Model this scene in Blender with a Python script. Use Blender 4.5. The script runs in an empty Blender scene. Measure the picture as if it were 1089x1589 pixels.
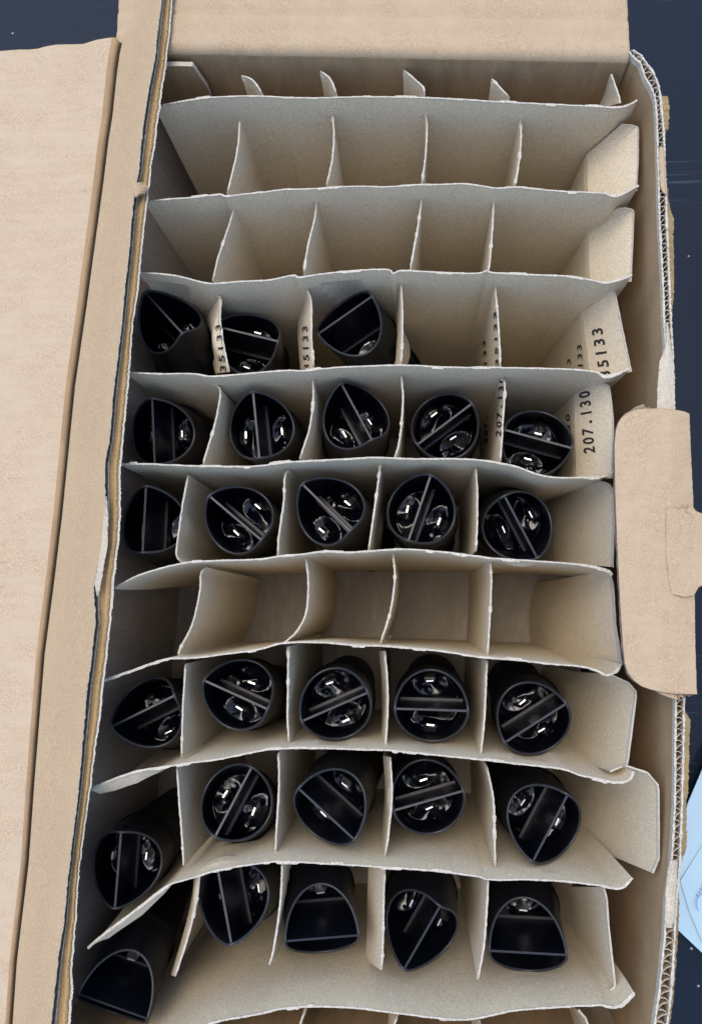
import bpy, math, random
import numpy as np
from mathutils import Vector, Matrix, noise
random.seed(7)
S = bpy.context.scene
COL = S.collection

# ------------------------------------------------------------------ camera
F, NX, NY, CX, CY = 1145.0, 640.0, 950.0, 544.5, 794.5   # focal length, nadir and centre of the photograph in its pixels
ZR = 0.167                      # height of the divider tops above the table
H = ZR + 0.38                   # camera height
_d = Vector(((NX-CX)/F, -(NY-CY)/F, -1.0))
_z = (-_d).normalized()
_y = Vector((0, 1, 0)); _y = (_y - _z*_y.dot(_z)).normalized()
_x = _y.cross(_z)
CM = Matrix((_x, _y, _z))       # camera -> world rotation
cam = bpy.data.cameras.new('camera'); co = bpy.data.objects.new('camera', cam); COL.objects.link(co)
cam.sensor_fit = 'VERTICAL'; cam.sensor_height = 24.0; cam.lens = F/1589*24.0
cam.clip_start = 0.01; cam.clip_end = 50
co.matrix_world = Matrix.Translation((0, 0, H)) @ CM.to_4x4()
S.camera = co

# ------------------------------------------------------------------ light
SUN_EL, SUN_AZ = math.radians(74), math.radians(-35)
w = bpy.data.worlds.new('World'); S.world = w; w.use_nodes = True
nt = w.node_tree; bg = nt.nodes['Background']
sky = nt.nodes.new('ShaderNodeTexSky'); sky.sky_type = 'NISHITA'; sky.sun_disc = False
sky.sun_elevation = SUN_EL; sky.sun_rotation = SUN_AZ; sky.dust_density = 2.6; sky.air_density = 1.0; sky.ozone_density = 1.0
nt.links.new(sky.outputs[0], bg.inputs[0]); bg.inputs[1].default_value = 0.15
sl = bpy.data.lights.new('sun', 'SUN'); so = bpy.data.objects.new('sun', sl); COL.objects.link(so)
sl.energy = 0.5; sl.angle = math.radians(34); sl.color = (1.0, 0.90, 0.76)
sd = Vector((math.sin(SUN_AZ)*math.cos(SUN_EL), math.cos(SUN_AZ)*math.cos(SUN_EL), math.sin(SUN_EL)))
so.rotation_euler = sd.to_track_quat('Z', 'Y').to_euler()
S.view_settings.view_transform = 'Standard'; S.view_settings.look = 'None'
S.view_settings.exposure = 1.12; S.view_settings.gamma = 1.0
S.render.engine = 'CYCLES'
S.cycles.max_bounces = 10; S.cycles.diffuse_bounces = 6; S.cycles.glossy_bounces = 4

# ------------------------------------------------------------------ helpers
def at(u, v, z):
    r = CM @ Vector(((u-CX)/F, -(v-CY)/F, -1.0))
    return Vector((0, 0, H)) + r*((z-H)/r.z)
def on_plane(u, v, p, n):
    r = CM @ Vector(((u-CX)/F, -(v-CY)/F, -1.0)); o = Vector((0, 0, H))
    return o + r*((p-o).dot(n)/r.dot(n))
def interp(tab, v):
    tab = sorted(tab); return float(np.interp(v, [t[0] for t in tab], [t[1] for t in tab]))
def smooth(pts, n=8):
    P = [np.array(p, float) for p in pts]; P = [2*P[0]-P[1]] + P + [2*P[-1]-P[-2]]; out = []
    for i in range(1, len(P)-2):
        for k in range(n):
            t = k/n; a, b, c, d = P[i-1:i+3]
            out.append(.5*((2*b)+(c-a)*t+(2*a-5*b+4*c-d)*t*t+(3*b-a-3*c+d)*t**3))
    out.append(P[-2]); return out
def resample(pts, step):
    P = [Vector(p) for p in pts]; L = [0.0]
    for a, b in zip(P, P[1:]): L.append(L[-1]+(b-a).length)
    n = max(2, int(L[-1]/step)+1); A = np.array([tuple(p) for p in P]); xs = np.linspace(0, L[-1], n)
    return [Vector([float(np.interp(x, L, A[:, k])) for k in range(A.shape[1])]) for x in xs], xs
def nz(x, s=0.0): return noise.noise(Vector((x, s*7.31+.37, s*3.17)))
def link(name, me, parent=None, mats=()):
    for m in mats: me.materials.append(m)
    o = bpy.data.objects.new(name, me); COL.objects.link(o)
    if parent: o.parent = parent
    return o
def mesh(name, V, Fc, mats, parent=None, idx=None, sm=False):
    me = bpy.data.meshes.new(name); me.from_pydata([tuple(v) for v in V], [], Fc)
    o = link(name, me, parent, mats)
    if idx is not None: me.polygons.foreach_set('material_index', idx)
    if sm: me.polygons.foreach_set('use_smooth', [True]*len(me.polygons))
    me.update(); return o
def thing(name, label, cat, loc=(0, 0, 0), group=None):
    o = bpy.data.objects.new(name, None); COL.objects.link(o); o.location = loc
    o.empty_display_size = .02
    o['label'] = label; o['category'] = cat
    if group: o['group'] = group
    return o
def grid_normals(G):
    n, m = len(G), len(G[0]); A = np.array([[tuple(p) for p in c] for c in G])
    du = np.gradient(A, axis=0) if n > 1 else None; dv = np.gradient(A, axis=1)
    N = np.cross(du, dv); L = np.linalg.norm(N, axis=2, keepdims=True); return A, N/np.maximum(L, 1e-12)
class Acc:
    """collects sheets into one mesh"""
    def __init__(s): s.V = []; s.F = []; s.I = []
    def sheet(s, G, t, face=0, edge=1, tf=None, tb=None, band=0, offset=0.5):
        # G[i][j]: i along, j down. t thickness; tf/tb per-i extra thickness of the j=0 edge front/back; band = first rows using edge material
        A, N = grid_normals(G); n, m = A.shape[:2]; b = len(s.V)
        h1 = np.full((n, m), t*offset); h2 = np.full((n, m), t*(1-offset))
        if tf is not None: h1[:, 0] += tf; h1[:, 1] += np.array(tf)*.6
        if tb is not None: h2[:, 0] += tb; h2[:, 1] += np.array(tb)*.6
        Fr = A + N*h1[..., None]; Bk = A - N*h2[..., None]
        s.V += [tuple(p) for p in Fr.reshape(-1, 3)] + [tuple(p) for p in Bk.reshape(-1, 3)]
        q = lambda i, j, k=0: b + k*n*m + i*m + j
        def add(f, mi): s.F.append(f); s.I.append(mi)
        for i in range(n-1):
            for j in range(m-1):
                mi = edge if j < band else face
                add((q(i, j), q(i+1, j), q(i+1, j+1), q(i, j+1)), mi)
                add((q(i, j, 1), q(i, j+1, 1), q(i+1, j+1, 1), q(i+1, j, 1)), mi)
            add((q(i, 0), q(i, 0, 1), q(i+1, 0, 1), q(i+1, 0)), edge)
            add((q(i, m-1), q(i+1, m-1), q(i+1, m-1, 1), q(i, m-1, 1)), edge)
        for j in range(m-1):
            add((q(0, j), q(0, j+1), q(0, j+1, 1), q(0, j, 1)), edge)
            add((q(n-1, j), q(n-1, j, 1), q(n-1, j+1, 1), q(n-1, j+1)), edge)
        return s
    def build(s, name, mats, parent=None, sm=False): return mesh(name, s.V, s.F, mats, parent, s.I, sm)

# ------------------------------------------------------------------ materials
def mat(name, col, rough=.85, spec=.3, metal=0):
    m = bpy.data.materials.new(name); m.use_nodes = True; b = m.node_tree.nodes['Principled BSDF']
    b.inputs['Base Color'].default_value = (*col, 1); b.inputs['Roughness'].default_value = rough
    b.inputs['Specular IOR Level'].default_value = spec; b.inputs['Metallic'].default_value = metal
    return m
def paper(name, col, var=.16, speck=.12, bump=.25, streak=None, flute=0.0, blotch=None, fscale=1500):
    """fibrous board: fine speckle, soft mottling, optional fibre streaks along an axis and corrugation relief"""
    m = mat(name, col, .92, .15); N = m.node_tree.nodes; L = m.node_tree.links; b = N['Principled BSDF']
    tc = N.new('ShaderNodeTexCoord'); mp = N.new('ShaderNodeMapping'); L.new(tc.outputs['Object'], mp.inputs[0])
    mp.inputs['Scale'].default_value = streak or (1, 1, 1)
    def nse(sc, det, src): 
        n = N.new('ShaderNodeTexNoise'); n.inputs['Scale'].default_value = sc; n.inputs['Detail'].default_value = det
        n.inputs['Roughness'].default_value = .65; L.new(src, n.inputs['Vector']); return n
    a = nse(fscale, 3, tc.outputs['Object']); c = nse(260, 5, mp.outputs[0]); d = nse(22, 4, tc.outputs['Object'])
    def mad(x, k, y):     # y + k*(x-.5)
        s = N.new('ShaderNodeMath'); s.operation = 'SUBTRACT'; L.new(x, s.inputs[0]); s.inputs[1].default_value = .5
        t = N.new('ShaderNodeMath'); t.operation = 'MULTIPLY_ADD'; L.new(s.outputs[0], t.inputs[0]); t.inputs[1].default_value = k
        if isinstance(y, float): t.inputs[2].default_value = y
        else: L.new(y, t.inputs[2])
        return t.outputs[0]
    v = mad(a.outputs[0], speck*7.5, 1.0); v = mad(c.outputs[0], var*1.8, v); v = mad(d.outputs[0], var*1.6, v)
    mx = N.new('ShaderNodeVectorMath'); mx.operation = 'SCALE'; mx.inputs[0].default_value = col; L.new(v, mx.inputs['Scale'])
    out = mx.outputs[0]
    if blotch:
        e = nse(60, 3, mp.outputs[0]); r = N.new('ShaderNodeMapRange'); L.new(e.outputs[0], r.inputs[0])
        r.inputs[1].default_value = .42; r.inputs[2].default_value = .68
        mc = N.new('ShaderNodeMix'); mc.data_type = 'RGBA'; L.new(r.outputs[0], mc.inputs[0]); L.new(out, mc.inputs[6])
        mc.inputs[7].default_value = (*blotch, 1); out = mc.outputs[2]
    L.new(out, b.inputs['Base Color'])
    h = mad(a.outputs[0], .5, .5); h = mad(c.outputs[0], 1.2, h)
    if flute:
        wv = N.new('ShaderNodeTexWave'); wv.wave_type = 'BANDS'; wv.bands_direction = 'Y'; wv.inputs['Scale'].default_value = 1/(.0055*20)*2*math.pi
        wv.inputs['Distortion'].default_value = .6; L.new(tc.outputs['Object'], wv.inputs['Vector']); h = mad(wv.outputs['Fac'], flute, h)
    bp = N.new('ShaderNodeBump'); bp.inputs['Strength'].default_value = bump; bp.inputs['Distance'].default_value = .0006
    L.new(h, bp.inputs['Height']); L.new(bp.outputs[0], b.inputs['Normal'])
    return m
M = {}
M['divider'] = paper('grey chipboard', (.62, .54, .395), .08, .20, .35)
M['edge'] = paper('torn paper edge', (.47, .44, .37), .16, .2, .6)
M['cut'] = paper('cut board edge', (.47, .42, .33), .2, .15, .5)
M['kraft'] = paper('kraft inner liner', (.34, .24, .14), .2, .12, .25, (1, .25, .25), .0, (.25, .175, .10))
M['leftin'] = paper('dull inner liner', (.40, .36, .31), .25, .10, .3, (1, 1, .2), .8)
M['lid'] = paper('pale kraft lid', (.43, .334, .224), .055, .18, .35, (.5, 1, 1), .45, (.465, .366, .255))
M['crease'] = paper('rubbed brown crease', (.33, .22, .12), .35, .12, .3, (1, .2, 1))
M['strip'] = paper('tan kraft strip', (.37, .28, .175), .07, .12, .25, (1, .4, 1))
M['flap'] = paper('kraft flap', (.395, .30, .192), .055, .18, .35, (1, .6, 1), .25, (.425, .328, .218))
M['core'] = paper('tan rolled edge', (.36, .245, .115), .25, .10, .3, (1, .25, 1))
M['ochre'] = paper('torn ochre ply', (.33, .235, .11), .4, .15, .8)
M['fluteedge'] = paper('brown cut edge', (.25, .19, .15), .5, .2, .9)
M['ink'] = mat('black print', (.035, .033, .032), .8, .1)

def tabletop_material():
    m = mat('dark blue black tabletop', (.012, .02, .035), .3, .16); N = m.node_tree.nodes; L = m.node_tree.links; b = N['Principled BSDF']
    tc = N.new('ShaderNodeTexCoord')
    n1 = N.new('ShaderNodeTexNoise'); n1.inputs['Scale'].default_value = 9; n1.inputs['Detail'].default_value = 7; L.new(tc.outputs['Object'], n1.inputs['Vector'])
    rp = N.new('ShaderNodeMapRange'); L.new(n1.outputs[0], rp.inputs[0]); rp.inputs[3].default_value = .08; rp.inputs[4].default_value = .22
    L.new(rp.outputs[0], b.inputs['Roughness'])
    # white crumbs and specks
    vo = N.new('ShaderNodeTexVoronoi'); vo.inputs['Scale'].default_value = 62; L.new(tc.outputs['Object'], vo.inputs['Vector'])
    n2 = N.new('ShaderNodeTexNoise'); n2.inputs['Scale'].default_value = 400; L.new(tc.outputs['Object'], n2.inputs['Vector'])
    ad = N.new('ShaderNodeMath'); ad.operation = 'MULTIPLY_ADD'; L.new(n2.outputs[0], ad.inputs[0]); ad.inputs[1].default_value = .10; L.new(vo.outputs['Distance'], ad.inputs[2])
    lt = N.new('ShaderNodeMath'); lt.operation = 'LESS_THAN'; L.new(ad.outputs[0], lt.inputs[0]); lt.inputs[1].default_value = .102
    sp = N.new('ShaderNodeSeparateColor'); L.new(vo.outputs['Color'], sp.inputs[0])
    gt = N.new('ShaderNodeMath'); gt.operation = 'GREATER_THAN'; L.new(sp.outputs[0], gt.inputs[0]); gt.inputs[1].default_value = .5
    mu = N.new('ShaderNodeMath'); mu.operation = 'MULTIPLY'; L.new(lt.outputs[0], mu.inputs[0]); L.new(gt.outputs[0], mu.inputs[1])
    # scratches: thin lines of stretched noise, two directions
    prev = None
    for k, (rz, sc) in enumerate(((.5, (9, 330, 1)), (-.9, (8, 290, 1)), (1.15, (7, 310, 1)))):
        mp = N.new('ShaderNodeMapping'); mp.inputs['Rotation'].default_value = (0, 0, rz); mp.inputs['Scale'].default_value = sc; L.new(tc.outputs['Object'], mp.inputs[0])
        nn = N.new('ShaderNodeTexNoise'); nn.inputs['Scale'].default_value = 1.0; nn.inputs['Detail'].default_value = 1; L.new(mp.outputs[0], nn.inputs['Vector'])
        g = N.new('ShaderNodeMapRange'); L.new(nn.outputs[0], g.inputs[0]); g.inputs[1].default_value = .70; g.inputs[2].default_value = .76
        if prev is None: prev = g.outputs[0]
        else:
            x = N.new('ShaderNodeMath'); x.operation = 'MAXIMUM'; L.new(prev, x.inputs[0]); L.new(g.outputs[0], x.inputs[1]); prev = x.outputs[0]
    n3 = N.new('ShaderNodeTexNoise'); n3.inputs['Scale'].default_value = 14; L.new(tc.outputs['Object'], n3.inputs['Vector'])
    g3 = N.new('ShaderNodeMapRange'); L.new(n3.outputs[0], g3.inputs[0]); g3.inputs[1].default_value = .5; g3.inputs[2].default_value = .62
    x3 = N.new('ShaderNodeMath'); x3.operation = 'MULTIPLY'; L.new(prev, x3.inputs[0]); L.new(g3.outputs[0], x3.inputs[1]); prev = x3.outputs[0]
    mix = N.new('ShaderNodeMix'); mix.data_type = 'RGBA'; L.new(prev, mix.inputs[0]); mix.inputs[6].default_value = (.008, .014, .024, 1); mix.inputs[7].default_value = (.035, .045, .06, 1)
    mix2 = N.new('ShaderNodeMix'); mix2.data_type = 'RGBA'; L.new(mu.outputs[0], mix2.inputs[0]); L.new(mix.outputs[2], mix2.inputs[6]); mix2.inputs[7].default_value = (.26, .29, .31, 1)
    L.new(mix2.outputs[2], b.inputs['Base Color'])
    bp = N.new('ShaderNodeBump'); bp.inputs['Strength'].default_value = .15; bp.inputs['Distance'].default_value = .002
    L.new(n1.outputs[0], bp.inputs['Height']); L.new(bp.outputs[0], b.inputs['Normal'])
    return m
def plastic(name, col, rough, bump, spec=.5):
    m = mat(name, col, rough, spec); N = m.node_tree.nodes; L = m.node_tree.links; b = N['Principled BSDF']
    tc = N.new('ShaderNodeTexCoord'); n = N.new('ShaderNodeTexNoise'); n.inputs['Scale'].default_value = 900; n.inputs['Detail'].default_value = 4
    L.new(tc.outputs['Object'], n.inputs['Vector'])
    bp = N.new('ShaderNodeBump'); bp.inputs['Strength'].default_value = bump; bp.inputs['Distance'].default_value = .0002
    L.new(n.outputs[0], bp.inputs['Height']); L.new(bp.outputs[0], b.inputs['Normal'])
    n2 = N.new('ShaderNodeTexNoise'); n2.inputs['Scale'].default_value = 130; n2.inputs['Detail'].default_value = 5; L.new(tc.outputs['Object'], n2.inputs['Vector'])
    r = N.new('ShaderNodeMapRange'); L.new(n2.outputs[0], r.inputs[0]); r.inputs[3].default_value = rough*.75; r.inputs[4].default_value = rough*1.3
    L.new(r.outputs[0], b.inputs['Roughness'])
    return m
M['boot'] = plastic('black moulded plastic', (.0018, .0026, .0055), .36, .25, .22)
M['rim'] = plastic('plastic rim with painted sheen', (.020, .022, .027), .42, .3, .42)  # caught light on rims and septum tops is put into this lighter colour
M['resin'] = plastic('glossy black resin', (.0012, .0018, .004), .03, .0, .38)
M['steel'] = mat('tinned terminal', (.85, .84, .80), .28, .5, 1.0)
M['bag'] = paper('pale blue film', (.37, .52, .60), .04, .02, .05)
M['bag'].node_tree.nodes['Principled BSDF'].inputs['Roughness'].default_value = .4
M['bagink'] = mat('faded blue print', (.16, .25, .42), .7, .2)

# ------------------------------------------------------------------ tabletop
g = 1.6
tb = mesh('tabletop', [(-g, -g, 0), (g, -g, 0), (g, g, 0), (-g, g, 0)], [(0, 1, 2, 3)], [tabletop_material()])
tb['kind'] = 'structure'

# ------------------------------------------------------------------ cardboard box
ZW = ZR + .008
box = thing('cardboard_box', 'open brown corrugated box with torn edges holding the black capacitors', 'box', (0, 0, 0))
Z0 = .0045
# right wall: two liners with the fluted medium between, open along the cut top
rin = [(975, 80), (986, 92), (993, 98), (1000, 118), (1012, 140), (1017, 161), (1019, 201), (1020, 231), (1021, 280), (1023, 342), (1025, 382), (1028, 440), (1030, 500), (1032, 560), (1030, 632),
       (1038, 800), (1046, 1000), (1048, 1080), (1047, 1160), (1046, 1260), (1041, 1340), (1034, 1400), (1030, 1460), (1022, 1540), (1014, 1600), (1006, 1690)]
rout = [(982, 76), (993, 84), (1000, 94), (1009, 105), (1017, 120), (1023, 140), (1027, 181), (1030, 211), (1031, 251), (1033, 302), (1034, 342), (1036, 382), (1038, 440), (1041, 500), (1044, 560), (1046, 632),
        (1054, 800), (1059, 1000), (1061, 1080), (1060, 1160), (1057, 1260), (1055, 1330), (1052, 1370), (1048, 1420), (1045, 1480), (1041, 1540), (1034, 1600), (1026, 1690)]
def wall_line(px, z, step):
    return resample([at(u, v, z) for u, v in smooth(px, 8)], step)[0]
A_in, A_out = wall_line(rin, ZW, .0006), wall_line(rout, ZW, .0006)
n = min(len(A_in), len(A_out))
A_in = [A_in[int(i*(len(A_in)-1)/(n-1))] for i in range(n)]; A_out = [A_out[int(i*(len(A_out)-1)/(n-1))] for i in range(n)]
floor_x = at(832, 960, Z0).x + .022
def down(p, top, levels, rag=0.0, lean=0.0):
    return [Vector((p.x - lean*(d/ZW), p.y, max(Z0, p.z+top-d) if d > .0 else p.z+top)) for d in levels]
LV = [0, .0008, .004, .012, .03, .06, .1, ZW-Z0]
rw = thing('right_wall', '', ''); rw.parent = box
for k in ('label', 'category'): del rw[k]
def liner(name, line, seed, zoff, faceM, parent=rw):
    a = Acc(); G = []; tf = []
    for i, p in enumerate(line):
        s = i*.0006
        r = .0006*nz(s*900, seed) + .0008*max(0, nz(s*120, seed+1))
        G.append(down(p, zoff+r, LV, lean=.001)); tf.append(max(-.0001, .0002+.0004*nz(s*700, seed+2)))
    a.sheet(G, .0005, 0, 1, tf=tf, tb=tf, band=2)
    return a.build(name, [faceM, M['edge']], parent)
liner('inner_liner', A_in, 1, 0, M['kraft'])
liner('outer_liner', A_out, 2, -.0003, M['kraft'])
a = Acc(); G = []; s = 0; ph = 0
for i in range(n):
    if i: s += (A_in[i]-A_in[i-1]).length
    ph = 2*math.pi*s/.0052 + .8*nz(s*40, 5)
    q = .5 + .43*math.sin(ph); sq = .0004*math.cos(ph*2)
    p = A_in[i].lerp(A_out[i], q)
    G.append([Vector((p.x - .001*(d/ZW), p.y+sq, p.z - .0006 - d + .0004*nz(s*500, 9))) for d in (0, .001, .006, .02)])
a.sheet(G, .00028, 0, 1, band=1); a.build('fluted_core', [M['kraft'], M['cut']], rw)
# ragged outer plies hanging off the right wall
def strip(name, left, right, z, mats, parent, t=.0008, dz=lambda a, v: 0, nu=8, step=3.0, rag=0.0, ragl=0.0, seed=0, edge=1, face=0, round_=0):
    v0, v1 = max(min(t_[0] for t_ in left), min(t_[0] for t_ in right)), min(max(t_[0] for t_ in left), max(t_[0] for t_ in right))
    G = []; nv = max(3, int((v1-v0)/step))
    for i in range(nv+1):
        v = v0 + (v1-v0)*i/nv; l, r = interp(left, v) + ragl*nz(v*.35, seed+3), interp(right, v) + rag*(nz(v*.35, seed)+.6*nz(v*.9, seed+1)); row = []
        for j in range(nu+1):
            q = j/nu; row.append(at(l+(r-l)*q, v, z+dz(q, v)))
        G.append(row)
    a = Acc(); a.sheet(G, t, face, edge, offset=0.0); return a.build(name, mats, parent)
OM = [M['ochre'], M['ochre']]
def ro(v): return interp([(b, a_) for a_, b in rout], v)
for vs, right in (((149, 210), [(149, 1035), (165, 1038), (180, 1037), (198, 1037), (206, 1033), (210, 1031)]),
                  ((292, 520), [(292, 1035), (310, 1036), (325, 1040), (340, 1045), (360, 1044), (400, 1045), (450, 1045), (480, 1043), (500, 1041), (520, 1042)]),
                  ((1092, 1348), [(1092, 1060), (1104, 1062), (1118, 1071), (1140, 1069), (1200, 1068), (1232, 1067), (1241, 1064), (1281, 1065), (1319, 1064), (1335, 1058), (1348, 1055)]),
                  ((1375, 1640), [(1375, 1053), (1420, 1053), (1480, 1049), (1540, 1045), (1640, 1032)])):
    lf = [(v, ro(v)-1) for v in np.linspace(vs[0], vs[1], 20)]
    strip('torn_ply', lf, right, ZW-.001, OM, rw, .0007, lambda q, v: -.0035*q + .0006*nz(v*.2, 4), rag=1.6, seed=vs[0]*.1)
PM = [M['cut'], M['edge']]
strip('crushed_edge', [(228, 1022), (250, 1022), (292, 1024), (300, 1028)], [(228, 1029), (250, 1032), (292, 1033), (300, 1034)], ZW+.0009, [M['flap'], M['edge']], rw, .0005, lambda q, v: .0008*math.sin(3.1*q), rag=.8, ragl=1)
strip('crushed_edge', [(500, 1033), (540, 1031), (560, 1023), (600, 1020), (650, 1018)], [(500, 1036), (540, 1041), (560, 1043), (600, 1045), (650, 1046)], ZW+.0009, PM, rw, .0005, lambda q, v: .0012*math.sin(3.1*q)+.0004*nz(v*.1, q), rag=.8, ragl=1.5)
strip('crushed_edge', [(1335, 1040), (1350, 1036), (1380, 1032), (1425, 1031), (1440, 1034)], [(1335, 1050), (1350, 1050), (1380, 1049), (1425, 1046), (1440, 1042)], ZW+.0007, PM, rw, .0005, lambda q, v: .0010*math.sin(3.1*q)+.0008*nz(v*.15, q*3), rag=1.2, ragl=1.2)
# far wall folding over into the far flap
FV = lambda u: interp([(200, 74), (262, 76), (500, 80), (700, 84), (900, 88), (976, 90)], u)
a = Acc(); G = []
us = np.linspace(180, 977, 260)
for i, u in enumerate(us):
    p = at(u, FV(u), ZW); x, y = p.x, p.y; col = []
    wob = .0006*nz(u*.05, 3) + .0004*nz(u*.21, 4)
    for z in (Z0, .05, .10, .14, ZW-.010, ZW-.0055): col.append(Vector((x, y, z)))
    for th in (15, 35, 55, 75, 90): col.append(Vector((x, y+.005*(1-math.cos(math.radians(th))) + wob*.6, ZW-.0055+.0055*math.sin(math.radians(th)) + wob*.5)))
    for d in (.0075, .0095, .012, .0145, .017, .0215, .024, .0265, .033, .045, .07, .1, .14):
        cr = -.0009*math.exp(-((d-.013-.0008*nz(u*.03, 8))/.0012)**2) - .0011*math.exp(-((d-.024-.001*nz(u*.02, 6))/.0010)**2)
        col.append(Vector((x + (.001 if i > 250 else 0)*0, y+d, ZW + cr - .02*(d-.005) + .0004*nz(u*.03, d*60))))
    G.append(col[::-1])
a.sheet(G, .0035, 0, 1, offset=1.0); fw = a.build('far_wall_and_flap', [M['flap'], M['edge']], box, sm=False)
# flatten normals: only the lit side shows the brown liner below the fold
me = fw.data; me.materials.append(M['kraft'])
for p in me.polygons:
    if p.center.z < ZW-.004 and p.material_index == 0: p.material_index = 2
    p.use_smooth = p.material_index != 1
# corner tab glued inside the far left corner
a = Acc(); G = []
for i in range(13):
    q = i/12; u = 225+(299-225)*q; v = 72+(91-72)*q - 2*math.sin(q*3.1)
    p = at(u, v, ZW-.006); yb = at(u, FV(u), ZW).y - .0042
    b_ = at(235+(322-235)*q, 155, ZW-.024)
    G.append([Vector((p.x, yb, p.z)), Vector((p.x+.0005, yb, p.z-.0008)), Vector((b_.x, yb-.0005, b_.z)), Vector((b_.x, yb-.001, Z0))])
a.sheet(G, .0026, 0, 1, band=1); a.build('corner_tab', [M['kraft'], M['cut']], box)
# floor and near wall
xl, xr = at(160, 960, ZR).x-.05, at(1046, 960, ZW).x
yf, yn = at(500, 80, ZW).y, at(500, 1690, ZW).y
def slab(name, x0, x1, y0, y1, z0, z1, mats, parent):
    V = [(x, y, z) for z in (z0, z1) for y in (y0, y1) for x in (x0, x1)]
    return mesh(name, V, [(0, 2, 3, 1), (4, 5, 7, 6), (0, 1, 5, 4), (2, 6, 7, 3), (0, 4, 6, 2), (1, 3, 7, 5)], mats, parent)
M['floor'] = paper('box bottom liner', (.36, .32, .26), .3, .12, .3, (1, .3, 1), 0, (.30, .26, .21))
slab('floor_panel', xl-.01, xr-.008, yn-.002, yf+.002, .0012, Z0, [M['floor']], box)
slab('near_wall', xl-.012, xr-.004, yn-.0035, yn, .0012, ZW, [M['kraft']], box)
# left wall under the lid
e1 = [(251, 0), (246, 40), (241, 90), (236, 115), (231, 140), (226, 175), (221, 210), (218, 240), (216, 265), (210, 290), (205, 340), (200, 400), (195, 440), (190, 500), (181, 570), (175, 625), (171, 680), (163, 720), (164, 790), (160, 850), (150, 890), (146, 915), (149, 965), (140, 1040), (136, 1070), (131, 1125), (126, 1187), (121, 1239), (113, 1301), (109, 1340), (105, 1370), (100, 1430), (92, 1480), (85, 1541), (80, 1590), (70, 1690)]
e2 = [(268, 0), (265, 40), (261, 80), (258, 105), (252, 140), (249, 164), (244, 198), (241, 227), (236, 255), (232, 285), (226, 340), (220, 400), (215, 450), (207, 500), (202, 575), (197, 630), (192, 680), (187, 740), (188, 800), (184, 850), (178, 900), (175, 940), (166, 1025), (160, 1068), (159, 1091), (153, 1135), (148, 1166), (142, 1218), (137, 1250), (134, 1275), (129, 1310), (125, 1340), (121, 1392), (117, 1454), (112, 1504), (114, 1530), (110, 1590), (104, 1690)]
ls = [(214, 0), (208, 25), (197, 47), (190, 66), (186, 85), (182, 113), (175, 180), (169, 217), (161, 283), (145, 400), (135, 475), (117, 600), (102, 750), (97, 800), (85, 900), (70, 1015), (55, 1200), (45, 1340), (27, 1490), (20, 1590), (10, 1690)]
def byv(tab): return [(v, u) for u, v in tab]
E1, E2, LS = byv(e1), byv(e2), byv(ls)
ext = lambda T, v: interp(T, v) if v >= 0 else interp(T, 0) + (interp(T, 60)-interp(T, 0))/60*v
def lin(T, v): 
    return interp(T, v) if v >= 0 else interp(T, 0) - v*.12
a = Acc(); G = []
for v in np.linspace(60, 1690, 220):
    p = at(lin(E2, v)-3, v, ZR+.006)
    G.append([Vector((p.x - .006 - .018*min(1, ((ZR+.006)-z)/.02) + .006*(1-z/(ZR+.006)), p.y, z)) for z in (ZR+.006, ZR, ZR-.01, ZR-.03, ZR-.06, .05, Z0)])
a.sheet(G, .003, 0, 1, offset=0.0); a.build('left_wall', [M['leftin'], M['cut']], box)
# lid: wide panel, crease, strip, and the torn rolled edge
ZS = ZR + .016
lidp = thing('lid', '', ''); lidp.parent = box
for k in ('label', 'category'): del lidp[k]
def ytop(u): return interp([(-200, 92), (0, 80), (30, 77), (62, 76), (75, 70), (130, 68), (150, 62), (165, 59), (180, 58), (187, 66)], u)
a = Acc(); G = []
offs = [(-.4, -.0085), (-.8, -.0060), (-2.0, -.0036), (-4.5, -.0018), (-8, -.0007), (-12, -.0001), (-17, 0), (-24, 0.0002), (-40, 0)]
nv = 300
for i in range(nv+1):
    row = []
    q = i/nv
    for o, dz in offs + [(-60-14*k, 0) for k in range(14)]:
        yy = 60 + 1630*q**1.15
        for _ in range(2):
            u = lin(LS, max(yy, 66)) + o*(1 - .35*q if o > -30 else 1); y0 = ytop(u)+ 1.3*nz(u*.12, 2)
            yy = y0 + (1690-y0)*q**1.15
        row.append(at(u, yy, ZS-.001+dz + (.0007*nz(yy*.02, o*.03) + .00022*nz(yy*.16, o*.006) + .00035*max(0, 1-abs(yy-165-.28*(o+40)-6*nz(o*.05, 1))/5) - .0003*max(0, 1-abs(yy-150+.35*(o+20))/4)*(yy < 190))*(o < -18)))
    G.append(row)
a.sheet(G, .003, 0, 1, offset=1.0)
lp = a.build('lid_panel', [M['lid'], M['edge']], lidp, sm=False)
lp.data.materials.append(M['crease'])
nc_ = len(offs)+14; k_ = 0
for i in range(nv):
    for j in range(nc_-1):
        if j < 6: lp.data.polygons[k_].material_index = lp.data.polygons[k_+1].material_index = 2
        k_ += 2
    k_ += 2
for p in lp.data.polygons: p.use_smooth = p.material_index != 1
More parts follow.
